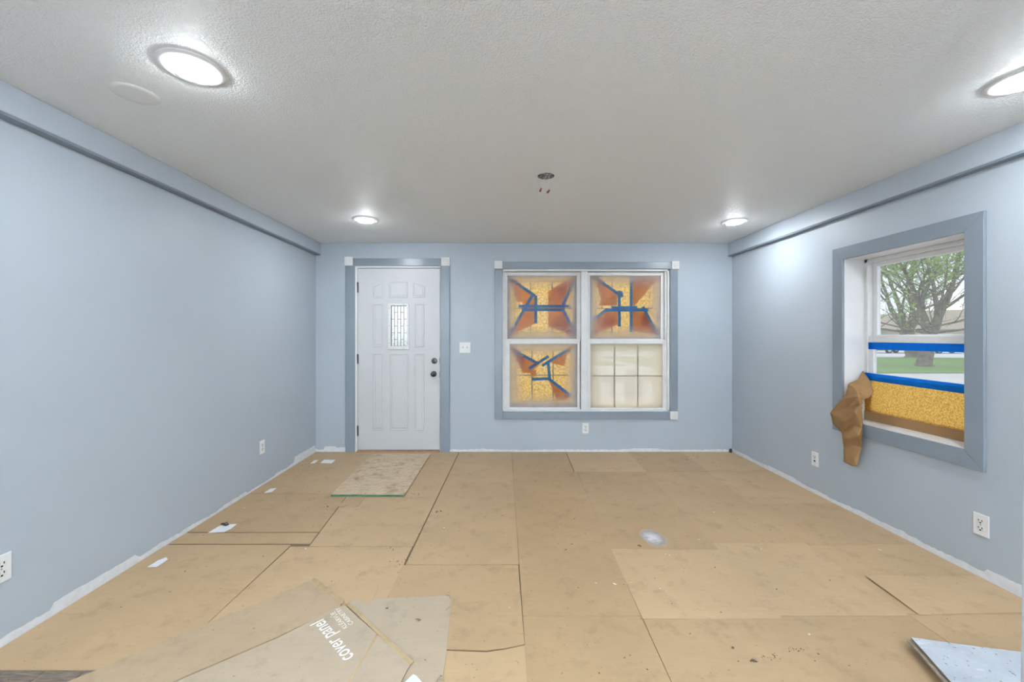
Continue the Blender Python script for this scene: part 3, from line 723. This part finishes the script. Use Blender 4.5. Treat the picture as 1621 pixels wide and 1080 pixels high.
# ------------------------------------------------------------------ switches and sockets
def outlet(label, base, ax, facing, style='duplex'):
    """base: plate centre on the wall; ax: unit vector along the wall; facing: unit normal into the room"""
    base, ax, fc = Vector(base), Vector(ax), Vector(facing); up = Vector((0,0,1))
    r = empty('wall_outlet', base); tag(r, label, 'outlet', 'wall outlets')
    def bx(u0, u1, d0, d1, z0, z1):
        m = MB(); n = []
        for d in (d0, d1): n.append([tuple(base+ax*u+fc*d+up*z) for u, z in ((u0, z0), (u1, z0), (u1, z1), (u0, z1))])
        m.v = n[0]+n[1]; m.f = [(0,1,2,3),(7,6,5,4),(0,4,5,1),(1,5,6,2),(2,6,7,3),(3,7,4,0)]; return m
    bx(-.036, .036, .0004, .006, -.058, .058).build('plate', M['plate'], r, bevel=.0025)
    def dots(zc, par_):
        bx(-.0095, -.0065, .0076, .0086, zc-.001, zc+.010).build('slot', M['dark'], par_); bx(.0060, .0095, .0076, .0086, zc, zc+.009).build('slot', M['dark'], par_)
        bx(-.0035, .0035, .0076, .0086, zc-.011, zc-.004).build('slot', M['dark'], par_)
    if style == 'duplex':
        for zc in (-.0195, .0195):
            m = MB(); k = 20; pts = [(.0172*math.cos(2*math.pi*i/k), max(-.0135, min(.0135, .0172*math.sin(2*math.pi*i/k)))) for i in range(k)]
            m.prism([tuple(base+ax*u+fc*.0055+up*(zc+z)) for u, z in pts], tuple(fc*.0022)); f_ = m.build('receptacle', M['socket'], r); dots(zc, f_)
        bx(-.003, .003, .006, .0072, -.003, .003).build('screw', M['steel'], r)
    else:
        f_ = bx(-.0165, .0165, .0055, .0078, -.0335, .0335).build('receptacle', M['socket'], r, bevel=.001); dots(.018, f_)
        bx(-.008, .008, .0078, .0092, -.020, -.008).build('test_button', M['dark'], f_)
        for z in (-.045, .045): bx(-.0025, .0025, .006, .007, z-.0025, z+.0025).build('screw', M['steel'], r)
outlet('white wall outlet below the masked front window', (.93, YF, .268), (1,0,0), (0,-1,0))
outlet('white wall outlet on the blank wall, the one nearer the entry door', (XL, 3.50, .336), (0,1,0), (1,0,0))
outlet('white wall outlet on the blank wall, farther from the entry door', (XL, 1.676, .331), (0,1,0), (1,0,0))
outlet('square-faced safety wall outlet below the hanging kraft paper', (XR, 3.315, .288), (0,-1,0), (-1,0,0), 'gfci')
outlet('white wall outlet on the side window wall, nearer the grey sheets', (XR, 2.166, .286), (0,-1,0), (-1,0,0))
x, z = bw(736.2, 550.7, YF)
r = tag(empty('light_switch', (x, YF, z)), 'white two-toggle light switch beside the entry door', 'switch')
MB().box((x-.0615, YF-.006, z-.0605), (x+.0615, YF-.0004, z+.0605)).build('plate', M['plate'], r, bevel=.0025)
for d in (-.023, .023):
    t = MB().box((x+d-.005, YF-.0072, z-.012), (x+d+.005, YF-.0055, z+.012)).build('shaded_toggle_slot', M['galv'], r)  # grey slot colour stands in for the toggle's shade
    MB().prism([(x+d-.0045, YF-.007, z-.009), (x+d+.0045, YF-.007, z-.009), (x+d+.0045, YF-.007, z+.002), (x+d-.0045, YF-.007, z+.002)], (0, -.011, -.007)).build('toggle', M['plate'], t)
    for s_ in (-.030, .030): MB().box((x+d-.002, YF-.0068, z+s_-.002), (x+d+.002, YF-.0058, z+s_+.002)).build('screw', M['socket'], r)

# ------------------------------------------------------------------ things on the floor
ZS = .0052
def onfloor(pts, z=ZS): return [(*fl(px, py, z), z) for px, py in pts]
# strand board in front of the door
q = [fl(524, 783, .02), fl(640, 783.5, .02), fl(681.5, 718.5, .02), fl(590, 718.5, .02)]
ob = empty('strand_board', (*q[0], ZS)); tag(ob, 'worn strand board panel with green edge lying before the entry door', 'board')
MB().prism([(x, min(y, YF-.035), ZS+.0005) for x, y in q], (0, 0, .0155)).build('panel', M['osb'], ob)
ed = MB(); (ax, ay), (bx_, by_) = q[0], q[1]
ed.prism([(ax, ay-.002, ZS+.0005), (bx_, by_-.002, ZS+.0005), (bx_, by_-.002, ZS+.0145), (ax, ay-.002, ZS+.0145)], (0, .0018, 0)); ed.build('green_edge', M['green_edge'], ob)

def text(body, size, org, ang, m, parent, bold=0.0, z=0.0):
    cu = bpy.data.curves.new('t', 'FONT'); cu.body = body; cu.size = size; cu.offset = .012 if body == 'cover panel' else 0; cu.extrude = 0
    t = bpy.data.objects.new('t', cu); COL.objects.link(t); bpy.context.view_layer.update()
    me = bpy.data.meshes.new_from_object(t.evaluated_get(bpy.context.evaluated_depsgraph_get()))
    wd = max(v.co.x for v in me.vertices)-min(v.co.x for v in me.vertices)
    bpy.data.objects.remove(t); me.materials.clear(); me.materials.append(m)
    o = bpy.data.objects.new('printed_lettering', me); COL.objects.link(o); return o, wd
M['ink'] = plain('white_ink', (.86, .84, .80), .6, var=.08, scale=40)
# flattened cardboard box: two long panels, an end flap, parcel tape, white print
zc = .0085
box = empty('flattened_cardboard_box', (*fl(400, 1040), ZS)); tag(box, 'large flattened cardboard box printed with white lettering lying on the floor', 'cardboard')
def cardpanel(pts, z, m, t=.004, name='panel'):
    return MB().prism([(*fl(px, py, z+t), z) for px, py in pts], (0, 0, t)).build(name, M[m], box)
cardpanel([(495, 917.5), (541, 956), (537, 962), (440, 1008), (300, 1068), (215, 1105), (30, 1110), (150, 1062), (335, 984), (420, 951)], ZS+.002, 'card_tan', .006)
pn = cardpanel([(538, 960), (546, 958.5), (597, 1004), (650, 1050), (632, 1085), (600, 1150), (200, 1150), (215, 1106), (300, 1070), (440, 1010)], ZS+.0085, 'card')
cardpanel([(493, 919), (498, 914.5), (545, 950), (541, 957)], ZS+.0082, 'tape_clear', .0006, 'parcel_tape')
cardpanel([(547, 956), (553, 954), (655, 1048), (650, 1053)], ZS+.0128, 'tape_clear', .0004, 'parcel_tape')
cardpanel([(596, 1003), (599, 1004), (585, 1030), (552, 1082), (550, 1081), (578, 1035)], ZS+.0127, 'tape_clear', .0004, 'crease')
zt = ZS+.0131
for body, c0, c1, bold in (('cover panel', (561, 1039), (512, 980), .0), ('KL\u00cbARV\u016aE', (551, 993), (530, 968.5), .0), ('CABINETRY', (560, 987), (537, 961.5), -.0)):
    a = Vector(fl(*c0, zt)); c = Vector(fl(*c1, zt)); d = c-a
    o, wd = text(body, 1.0, None, 0, M['ink'], box)
    sc = d.length/wd; ang = math.atan2(d.y, d.x)
    o.data.transform(Matrix.Diagonal((sc, sc*(1.0 if body != 'cover panel' else 1.3), 1 if False else 1, 1)))
    for v_ in o.data.vertices: v_.co.z = 0
    o.data.transform(Matrix.Rotation(ang, 4, 'Z')); o.location = (a.x, a.y, zt); par(o, box)
# second cardboard sheet under and beside it
cs = empty('cardboard_sheet', (*fl(640, 1000), ZS)); tag(cs, 'pale torn cardboard sheet lying beside the printed box', 'cardboard')
MB().prism([(*fl(px, py, ZS+.006), ZS+.0012) for px, py in ((553, 954), (564, 948.5), (585, 957), (592, 947), (650, 945), (708, 942), (714, 945), (713, 968), (707, 1030), (700, 1078), (690, 1130), (640, 1150), (600, 1010))], (0, 0, .003)).build('panel', M['card'], cs)
for (u, v_) in (((706, 943), (714, 948)), ((706, 967), (713, 962)), ((690, 1080), (700, 1074)), ((697, 1070), (702, 1078))):
    a, c = fl(*u, .01), fl(*v_, .01); MB().tube([(a[0], a[1], .0105), ((a[0]+c[0])/2, (a[1]+c[1])/2+.004, .016), (c[0], c[1], .0105)], .0022, 5).build('torn_edge', M['ply_edge'], cs)

# white paper scraps
def scrap(label, pts, lift=.004, z=ZS):
    P = [fl(px, py, z) for px, py in pts]; n = len(P); b = MB()
    cx = sum(p[0] for p in P)/n; cy = sum(p[1] for p in P)/n
    b.v = [(p[0], p[1], z+.0008+random.uniform(0, lift)) for p in P]+[(cx, cy, z+.001)]
    b.f = [(i, (i+1) % n, n) for i in range(n)]
    o = b.build('paper_scrap', M['paper_white'], origin=(cx, cy, z)); o.modifiers.new('t', 'SOLIDIFY').thickness = .0004
    return tag(o, label, 'paper', 'white paper scraps')
scrap('white paper scrap with a black clip lying on it, at the blank wall', [(329, 844), (347, 834), (355, 831), (375, 830.5), (366, 838), (355, 843.5)])
scrap('torn white paper scrap with a pointed corner, along the blank wall', [(233, 899), (250, 888), (263, 883), (266, 886), (258, 893), (248, 899)])
scrap('small white paper scrap at the wall between the clip paper and the corner', [(417.5, 781), (428, 774), (438, 773), (431, 779), (424, 781)])
scrap('tiny white paper scrap in the corner by the door', [(491, 734), (498, 729), (504, 728.5), (498, 734)], .001)
scrap('white printed paper slip on the floor in the corner by the door', [(507, 733.5), (513, 728), (531, 728.5), (525, 734)], .001)
scrap('white paper corner resting on the pale cardboard sheet', [(637, 1084), (654, 1068), (660, 1071), (670, 1083), (655, 1095)], .001, ZS+.0055)
x, y = fl(354, 833, ZS)
c_ = empty('black_clip', (x, y, ZS+.003)); tag(c_, 'small black metal clip lying on white paper', 'clip')
MB().tube([(x-.02, y+.008, ZS+.010), (x, y, ZS+.014), (x+.022, y-.004, ZS+.009), (x+.03, y+.006, ZS+.008)], [.006, .009, .007, .004], 8).build('body', M['black'], c_, smooth=True)
MB().tube([(x-.005, y, ZS+.014), (x+.012, y+.01, ZS+.022), (x+.026, y+.004, ZS+.016)], .0025, 6).build('wire_loop', M['black'], c_, smooth=True)

# black cable stub in the corner
x, y = XR-.035, YF-.03
o = tag(MB().tube([(x, y, .004), (x, y, .03), (x+.004, y, .038), (x+.012, y+.01, .040)], [.014, .016, .014, .006], 10).build('cable_stub', M['black'], smooth=True), 'short black cable stub poking up in the corner between the windows', 'cable')

# grey paint-splashed sheets, stacked, near the right wall
def grey_sheets():
    labs = ('top grey paint-splashed sheet of the pile', 'middle warped sheet of the pile of grey sheets', 'bottom warped sheet of the pile of grey sheets')
    for k, (z0, dx, dy, lf) in enumerate(((.034, 0, 0, .014), (.020, -.012, .006, .016), (.0065, -.004, .012, .018))):
        b = MB(); nx, ny = 10, 6; c0 = Vector((1.690+dx, 1.672+dy)); c1 = Vector((2.535, 1.560+dy)); c2 = Vector((2.535, 1.24)); c3 = Vector((1.55+dx, 1.24))
        for s_ in (0, .0045):
            for j in range(ny+1):
                for i in range(nx+1):
                    u, t = i/nx, j/ny; p = c0.lerp(c1, u).lerp(c3.lerp(c2, u), t)
                    z = z0*(1-.55*u)+lf*(1-u)**3*(.4+.6*abs(math.cos(t*2.2)))+s_+ (0 if k < 2 else 0)
                    if k == 2: z = max(ZS+.001, z)
                    b.v.append((p.x, p.y, z))
        n = (nx+1)*(ny+1)
        for j in range(ny):
            for i in range(nx):
                a = j*(nx+1)+i; b.f += [(a, a+1, a+nx+2, a+nx+1), (n+a+nx+1, n+a+nx+2, n+a+1, n+a)]
        for j in range(ny):
            for i in (0, nx): a = j*(nx+1)+i; b.f.append((a, a+nx+1, n+a+nx+1, n+a))
        for i in range(nx):
            for j in (0, ny): a = j*(nx+1)+i; b.f.append((a, a+1, n+a+1, n+a))
        o = b.build('grey_sheet', M['greyboard'] if k == 0 else M['ply_edge'], smooth=False)
        if k == 0:
            o.data.materials.append(M['ply_edge'])
            for p_ in o.data.polygons:
                if abs(p_.normal.z) < .5 or p_.normal.z < 0: p_.material_index = 1
        tag(o, labs[k], 'board', 'pile of grey sheets')
grey_sheets()
# white support post at the edge of the open floor, slightly out of plumb
xa = (1612.5-VX)*1.12/F; tl = .014*ZC/CH
pw = .115
po = empty('support_post', (xa+pw/2, 1.06, ZS)); tag(po, 'white square support post rising from the brown floor sheets to the ceiling', 'post')
MB().prism([(xa, 1.12, ZS), (xa+pw, 1.12, ZS), (xa+pw+tl, 1.12, ZC-.001), (xa+tl, 1.12, ZC-.001)], (0, -pw, 0)).build('shaft', M['board'], po, bevel=.004)
MB().prism([(xa+.004, 1.1165, ZS), (xa+pw-.004, 1.1165, ZS), (xa+pw-.004, 1.1165, .06), (xa+.004, 1.1165, .06)], (0, -pw+.007, 0)).build('foot', M['board'], po)

# ------------------------------------------------------------------ crumbs and scraps of debris, uncountable
def debris():
    b = MB(); w_ = MB(); rnd = random.Random(3)
    def bit(B_, x, y, s, z=ZS+.0005):
        k = rnd.randint(3, 6); a0 = rnd.uniform(0, 6); st = rnd.uniform(1, 2.6); an = rnd.uniform(0, 3.14)
        P = []
        for i in range(k):
            r = s*rnd.uniform(.5, 1.1); u, v_ = r*math.cos(a0+6.283*i/k)*st, r*math.sin(a0+6.283*i/k)
            P.append((x+u*math.cos(an)-v_*math.sin(an), y+u*math.sin(an)+v_*math.cos(an), z))
        n = len(B_.v); B_.v += P+[(x, y, z+s*rnd.uniform(.3, .9))]
        for i in range(k): B_.f.append((n+i, n+(i+1) % k, n+k))
    keep = [[fl(*p) for p in poly] for poly in (((495,910),(560,945),(720,938),(720,1090),(100,1090)), ((515,790),(645,790),(690,714),(585,714)), ((1400,985),(1900,985),(1900,1500),(1200,1500)))]
    def inside(x, y):
        for P in keep:
            c = False
            for i in range(len(P)):
                (x1, y1), (x2, y2) = P[i], P[i-1]
                if (y1 > y) != (y2 > y) and x < (x2-x1)*(y-y1)/(y2-y1)+x1: c = not c
            if c: return True
        return False
    bit0 = bit
    def bit(B_, x, y, s, z=ZS+.0005):
        if z > ZS+.002 or not inside(x, y): bit0(B_, x, y, s, z)
    for _ in range(330):
        y = rnd.uniform(1.2, 4.45); x = rnd.uniform(XL+.05, XR-.05); bit(b, x, y, rnd.uniform(.0015, .0042))
    for cx, cy, n, sp, sz in ((1100, 725, 16, 14, .007), (1135, 736, 12, 14, .005), (515, 805, 10, 10, .006), (660, 785, 18, 18, .005), (690, 812, 8, 6, .008), (1223, 1045, 12, 16, .004), (1255, 1030, 14, 14, .004),
                              (1385, 1045, 12, 18, .004), (620, 870, 14, 14, .004), (630, 890, 12, 10, .004), (485, 740, 10, 10, .006), (662, 985, 8, 6, .005), (1160, 1028, 3, 2, .008), (1012, 866, 4, 4, .007), (612, 966, 2, 2, .007),
                              (450, 792, 8, 20, .005), (560, 780, 6, 10, .007), (895, 872, 3, 2, .006), (1195, 1048, 6, 5, .008), (1420, 1072, 4, 4, .006)):
        for _ in range(n):
            x, y = fl(cx+rnd.gauss(0, sp*.6), cy+rnd.gauss(0, sp*.22)); bit(b, x, min(y, YF-.03), sz*rnd.uniform(.4, 1), ZS+.0005 if cx != 662 and cx != 612 else ZS+.005)
    for _ in range(26):
        y = rnd.uniform(1.4, 4.4); x = rnd.uniform(XL+.05, XR-.05); bit(w_, x, y, rnd.uniform(.003, .006))
    for px, py in ((1054, 879), (1060, 881), (1393, 872), (703, 837), (558, 795), (484, 870), (1130, 812), (1205, 871)):
        bit(w_, *fl(px, py), .006)
    o = b.build('debris', M['ply_dark'], None); o['kind'] = 'stuff'; tag(o, 'dark wood crumbs and dirt scattered over the brown floor sheets', 'debris')
    o = w_.build('plaster_crumbs', M['primer'], None); o['kind'] = 'stuff'; tag(o, 'white plaster crumbs scattered over the brown floor sheets', 'debris')
M['ply_dark'] = plain('crumb', (.09, .06, .04), .9, var=.5, scale=50)
debris()

# ------------------------------------------------------------------ outdoors
def ground(name, pts, m, z=G, label=None):
    return struct(MB().poly([(x, y, z) for x, y in pts]).build(name, M[m]), label)
def og(px, py, z=G): return fl(px, py, z)
ground('ground', [(-150,-120),(220,-120),(220,220),(-150,220)], 'concrete', G-.02, 'pale pavement around the house')
lawn = ground('lawn', [(9, 20.6), (60, 20.9), (62, 31.0), (45, 34.0), (30, 36.5), (9, 37)], 'grass', G, 'green lawn across the drive')
ground('lawn', [(-30, 26), (8, 26), (8, 60), (-30, 60)], 'grass', G, 'green front lawn')
ground('road', [(9, 37.2), (30, 36.7), (45, 34.2), (62, 31.2), (150, 31), (150, 52), (9, 52)], 'asphalt', G+.004, 'pale grey road')
ground('lawn', [(9, 53), (190, 53), (190, 200), (9, 200)], 'grass', G, 'far lawns across the road')

def tree(label, base, r0, fork, height, seed, nleaf, lean=(0,0)):
    rnd = random.Random(seed); B_ = MB(); tips = []
    def limb(p, d, r, ln, lev):
        pts = [Vector(p)]; n = 5; dd = Vector(d)
        for i in range(n):
            dd = (dd+Vector((rnd.gauss(0, .10), rnd.gauss(0, .10), rnd.gauss(.04, .06)))).normalized(); pts.append(pts[-1]+dd*ln/n)
        B_.tube(pts, [r*(1-.55*i/n) for i in range(n+1)], 8 if lev < 2 else 5)
        if lev >= 1:
            for q in pts[1:]: tips.append((q, ln*.30, lev))
        if lev < 4:
            for k in range(rnd.randint(2, 3) if lev < 3 else 2):
                t = rnd.uniform(.45, 1); i = min(n-1, int(t*n)); q = pts[i].lerp(pts[i+1], t*n-i) if t*n-i <= 1 else pts[-1]
                a = rnd.uniform(0, 6.283); sp = Vector((math.cos(a), math.sin(a), rnd.uniform(-.15, .55))).normalized()
                limb(q, (dd*.55+sp*.75).normalized(), r*(1-.5*t)*.55, ln*rnd.uniform(.55, .78), lev+1)
            limb(pts[-1], dd, r*.45, ln*.72, lev+1)
    b0 = Vector((base[0], base[1], G-.05))
    root = empty('tree', b0); tag(root, label, 'tree', 'trees across the drive')
    top = b0+Vector((lean[0], lean[1], fork))
    B_.tube([b0, b0+Vector((0,0,.25)), b0.lerp(top, .5), top], [r0*1.45, r0*1.08, r0*.95, r0*1.0], 12)
    for k in range(4):
        a = k*1.6+rnd.uniform(-.3, .3); limb(top-Vector((0,0,.2)), Vector((math.cos(a)*.42, math.sin(a)*.42, 1)).normalized(), r0*rnd.uniform(.5, .68), height*.30, 0)
    for k in range(4):
        a = k*1.57+.6; limb(top, Vector((math.cos(a), math.sin(a), .22)).normalized(), r0*.22, height*.26, 2)
    B_.build('trunk', M['bark'], root, smooth=True)
    Lf = MB(); vs_, fs_ = [], []
    for _ in range(nleaf):
        q, s, lev = rnd.choice(tips); c = q+Vector((rnd.gauss(0, s*.35), rnd.gauss(0, s*.35), rnd.gauss(0, s*.30)))
        u = Vector((rnd.gauss(0,1), rnd.gauss(0,1), rnd.gauss(0,1))).normalized(); v_ = u.orthogonal().normalized()
        e_ = rnd.uniform(.05, .12); n = len(vs_)
        vs_ += [tuple(c-u*e_), tuple(c+v_*e_*.55), tuple(c+u*e_), tuple(c-v_*e_*.55)]; fs_.append((n, n+1, n+2, n+3))
    Lf.v, Lf.f = vs_, fs_; Lf.build('foliage', M['leaf'], root)
t1 = og(1463, 580); t2 = og(1446, 566)
tree('spring tree with sparse pale leaves standing in the middle of the lawn', t1, .36, 2.1, 11, 5, 9000, (.35, 0))
tree('spring tree with a flared trunk at the far lawn edge by the road', t2, .50, 2.3, 14, 11, 9000, (-.6, 0))
tree('leaning spring tree growing on the far side of the road', (43, 52.6), .45, 2.2, 14, 23, 8000, (1.0, 0))

def house(label, x, y, wx, wy, h, rh, wm, rz):
    r = empty('house', (x, y, G)); tag(r, label, 'house', 'far houses')
    def tr(o): o.parent = r; return o
    tr(MB().box((-wx/2, -wy/2, 0), (wx/2, wy/2, h)).build('wall', M[wm]))
    e_ = .5; b = MB()
    b.prism([(-wx/2-e_, -wy/2-e_, h), (-wx/2-e_, wy/2+e_, h), (-wx/2-e_, 0, h+rh)], (wx+2*e_, 0, 0)); tr(b.build('roof', M['roof']))
    for k in range(4):
        xx = -wx/2+wx*(k+.5)/4
        if k == 2: tr(MB().box((xx-.5, -wy/2-.04, 0), (xx+.5, -wy/2, 2.1)).build('door', M['siding_t']))
        else:
            wn = tr(MB().box((xx-.7, -wy/2-.05, .9), (xx+.7, -wy/2, 2.2)).build('window', M['siding_w']))
            p_ = MB().box((xx-.6, -wy/2-.06, 1.0), (xx+.6, -wy/2-.05, 2.1)).build('pane', M['win_dark']); p_.parent = wn
    for zz in (-1, 1):
        xx = zz*(wx/2)
        wn = tr(MB().box((xx-.05, -.7, .9), (xx+.05, .7, 2.2)).build('window', M['siding_w'])); p_ = MB().box((xx-.06, -.6, 1.0), (xx+.06, .6, 2.1)).build('pane', M['win_dark']); p_.parent = wn
    r.rotation_euler.z = rz
house('tan house with a low brown roof beyond the road', 58, 62, 15, 9, 2.8, 2.4, 'siding_t', -.55)
house('white house beyond the road, the farther one', 88, 74, 16, 10, 4.2, 2.6, 'siding_w', -.6)

def car(label, x, y, m, rz):
    r = empty('parked_car', (x, y, G)); tag(r, label, 'car', 'parked cars')
    prof = [(-2.2, .35), (-2.2, .80), (-1.9, .95), (-1.2, 1.0), (-.7, 1.42), (.7, 1.45), (1.3, 1.0), (2.05, .9), (2.2, .6), (2.2, .35)]
    o = MB().prism([(u, -.85, z) for u, z in prof], (0, 1.7, 0)).build('body', M[m], bevel=.05); o.parent = r
    g_ = [(-1.05, 1.03), (-.66, 1.36), (.64, 1.38), (1.1, 1.03)]
    for s_ in (-.86, .85):
        o = MB().prism([(u, s_, z) for u, z in g_], (0, .01, 0)).build('side_window', M['win_dark']); o.parent = r
        for wx in (-1.35, 1.4):
            o = MB().lathe([(.001, -.1), (.33, -.1), (.33, .1), (.001, .1)], (wx, s_*.95, .33), 'y', 18, caps=False).build('wheel', M['rubber'], smooth=True); o.parent = r
            o = MB().lathe([(.001, -.11), (.19, -.105), (.19, .105), (.001, .11)], (wx, s_*.95, .33), 'y', 14, caps=False).build('hubcap', M['steel'], smooth=True); o.parent = r
    r.rotation_euler.z = rz
cx_, cy_ = og(1412, 559); car('dark car parked across the road', cx_, cy_, 'car', .1)
cx_, cy_ = og(1496, 559.5); car('silver car parked across the road', cx_, cy_, 'car2', -.1)

# porch outside the front wall: deck, steps and a railing with its shaded grey put into the colour, seen dimly through the hazed pane
yo = YF+T
struct(MB().box((-2.4, yo, -.16), (3.2, yo+1.7, -.04)).build('porch_deck', M['deck']), 'porch deck outside the front door')
rl = empty('porch_railing', (1.6, yo+1.6, -.04)); tag(rl, 'porch railing in shaded grey seen dimly through the hazed lower pane', 'railing')
MB().box((.9, yo+1.56, .58), (3.1, yo+1.64, .66)).build('top_rail', M['deck'], rl); MB().box((.9, yo+1.57, .10), (3.1, yo+1.63, .17)).build('bottom_rail', M['deck'], rl)
for x in (.9, 2.0, 3.1): MB().box((x-.06, yo+1.55, -.04), (x+.06, yo+1.65, .78)).build('post', M['deck'], rl)
for k in range(9):
    x = 1.05+k*.22
    MB().box((x-.03, yo+1.58, .17), (x+.03, yo+1.62, .58)).build('baluster', M['deck'], rl)
st = empty('stair_rail', (.9, yo+1.7, G)); tag(st, 'sloping stair rail in shaded grey outside the hazed pane', 'railing')
MB().prism([(.86, yo+1.70, .78), (.86, yo+1.70, .86), (.86, yo+3.0, .20), (.86, yo+3.0, .12)], (.06, 0, 0)).build('handrail', M['deck'], st)
MB().box((.85, yo+2.93, G), (.93, yo+3.02, .25)).build('post', M['deck'], st)
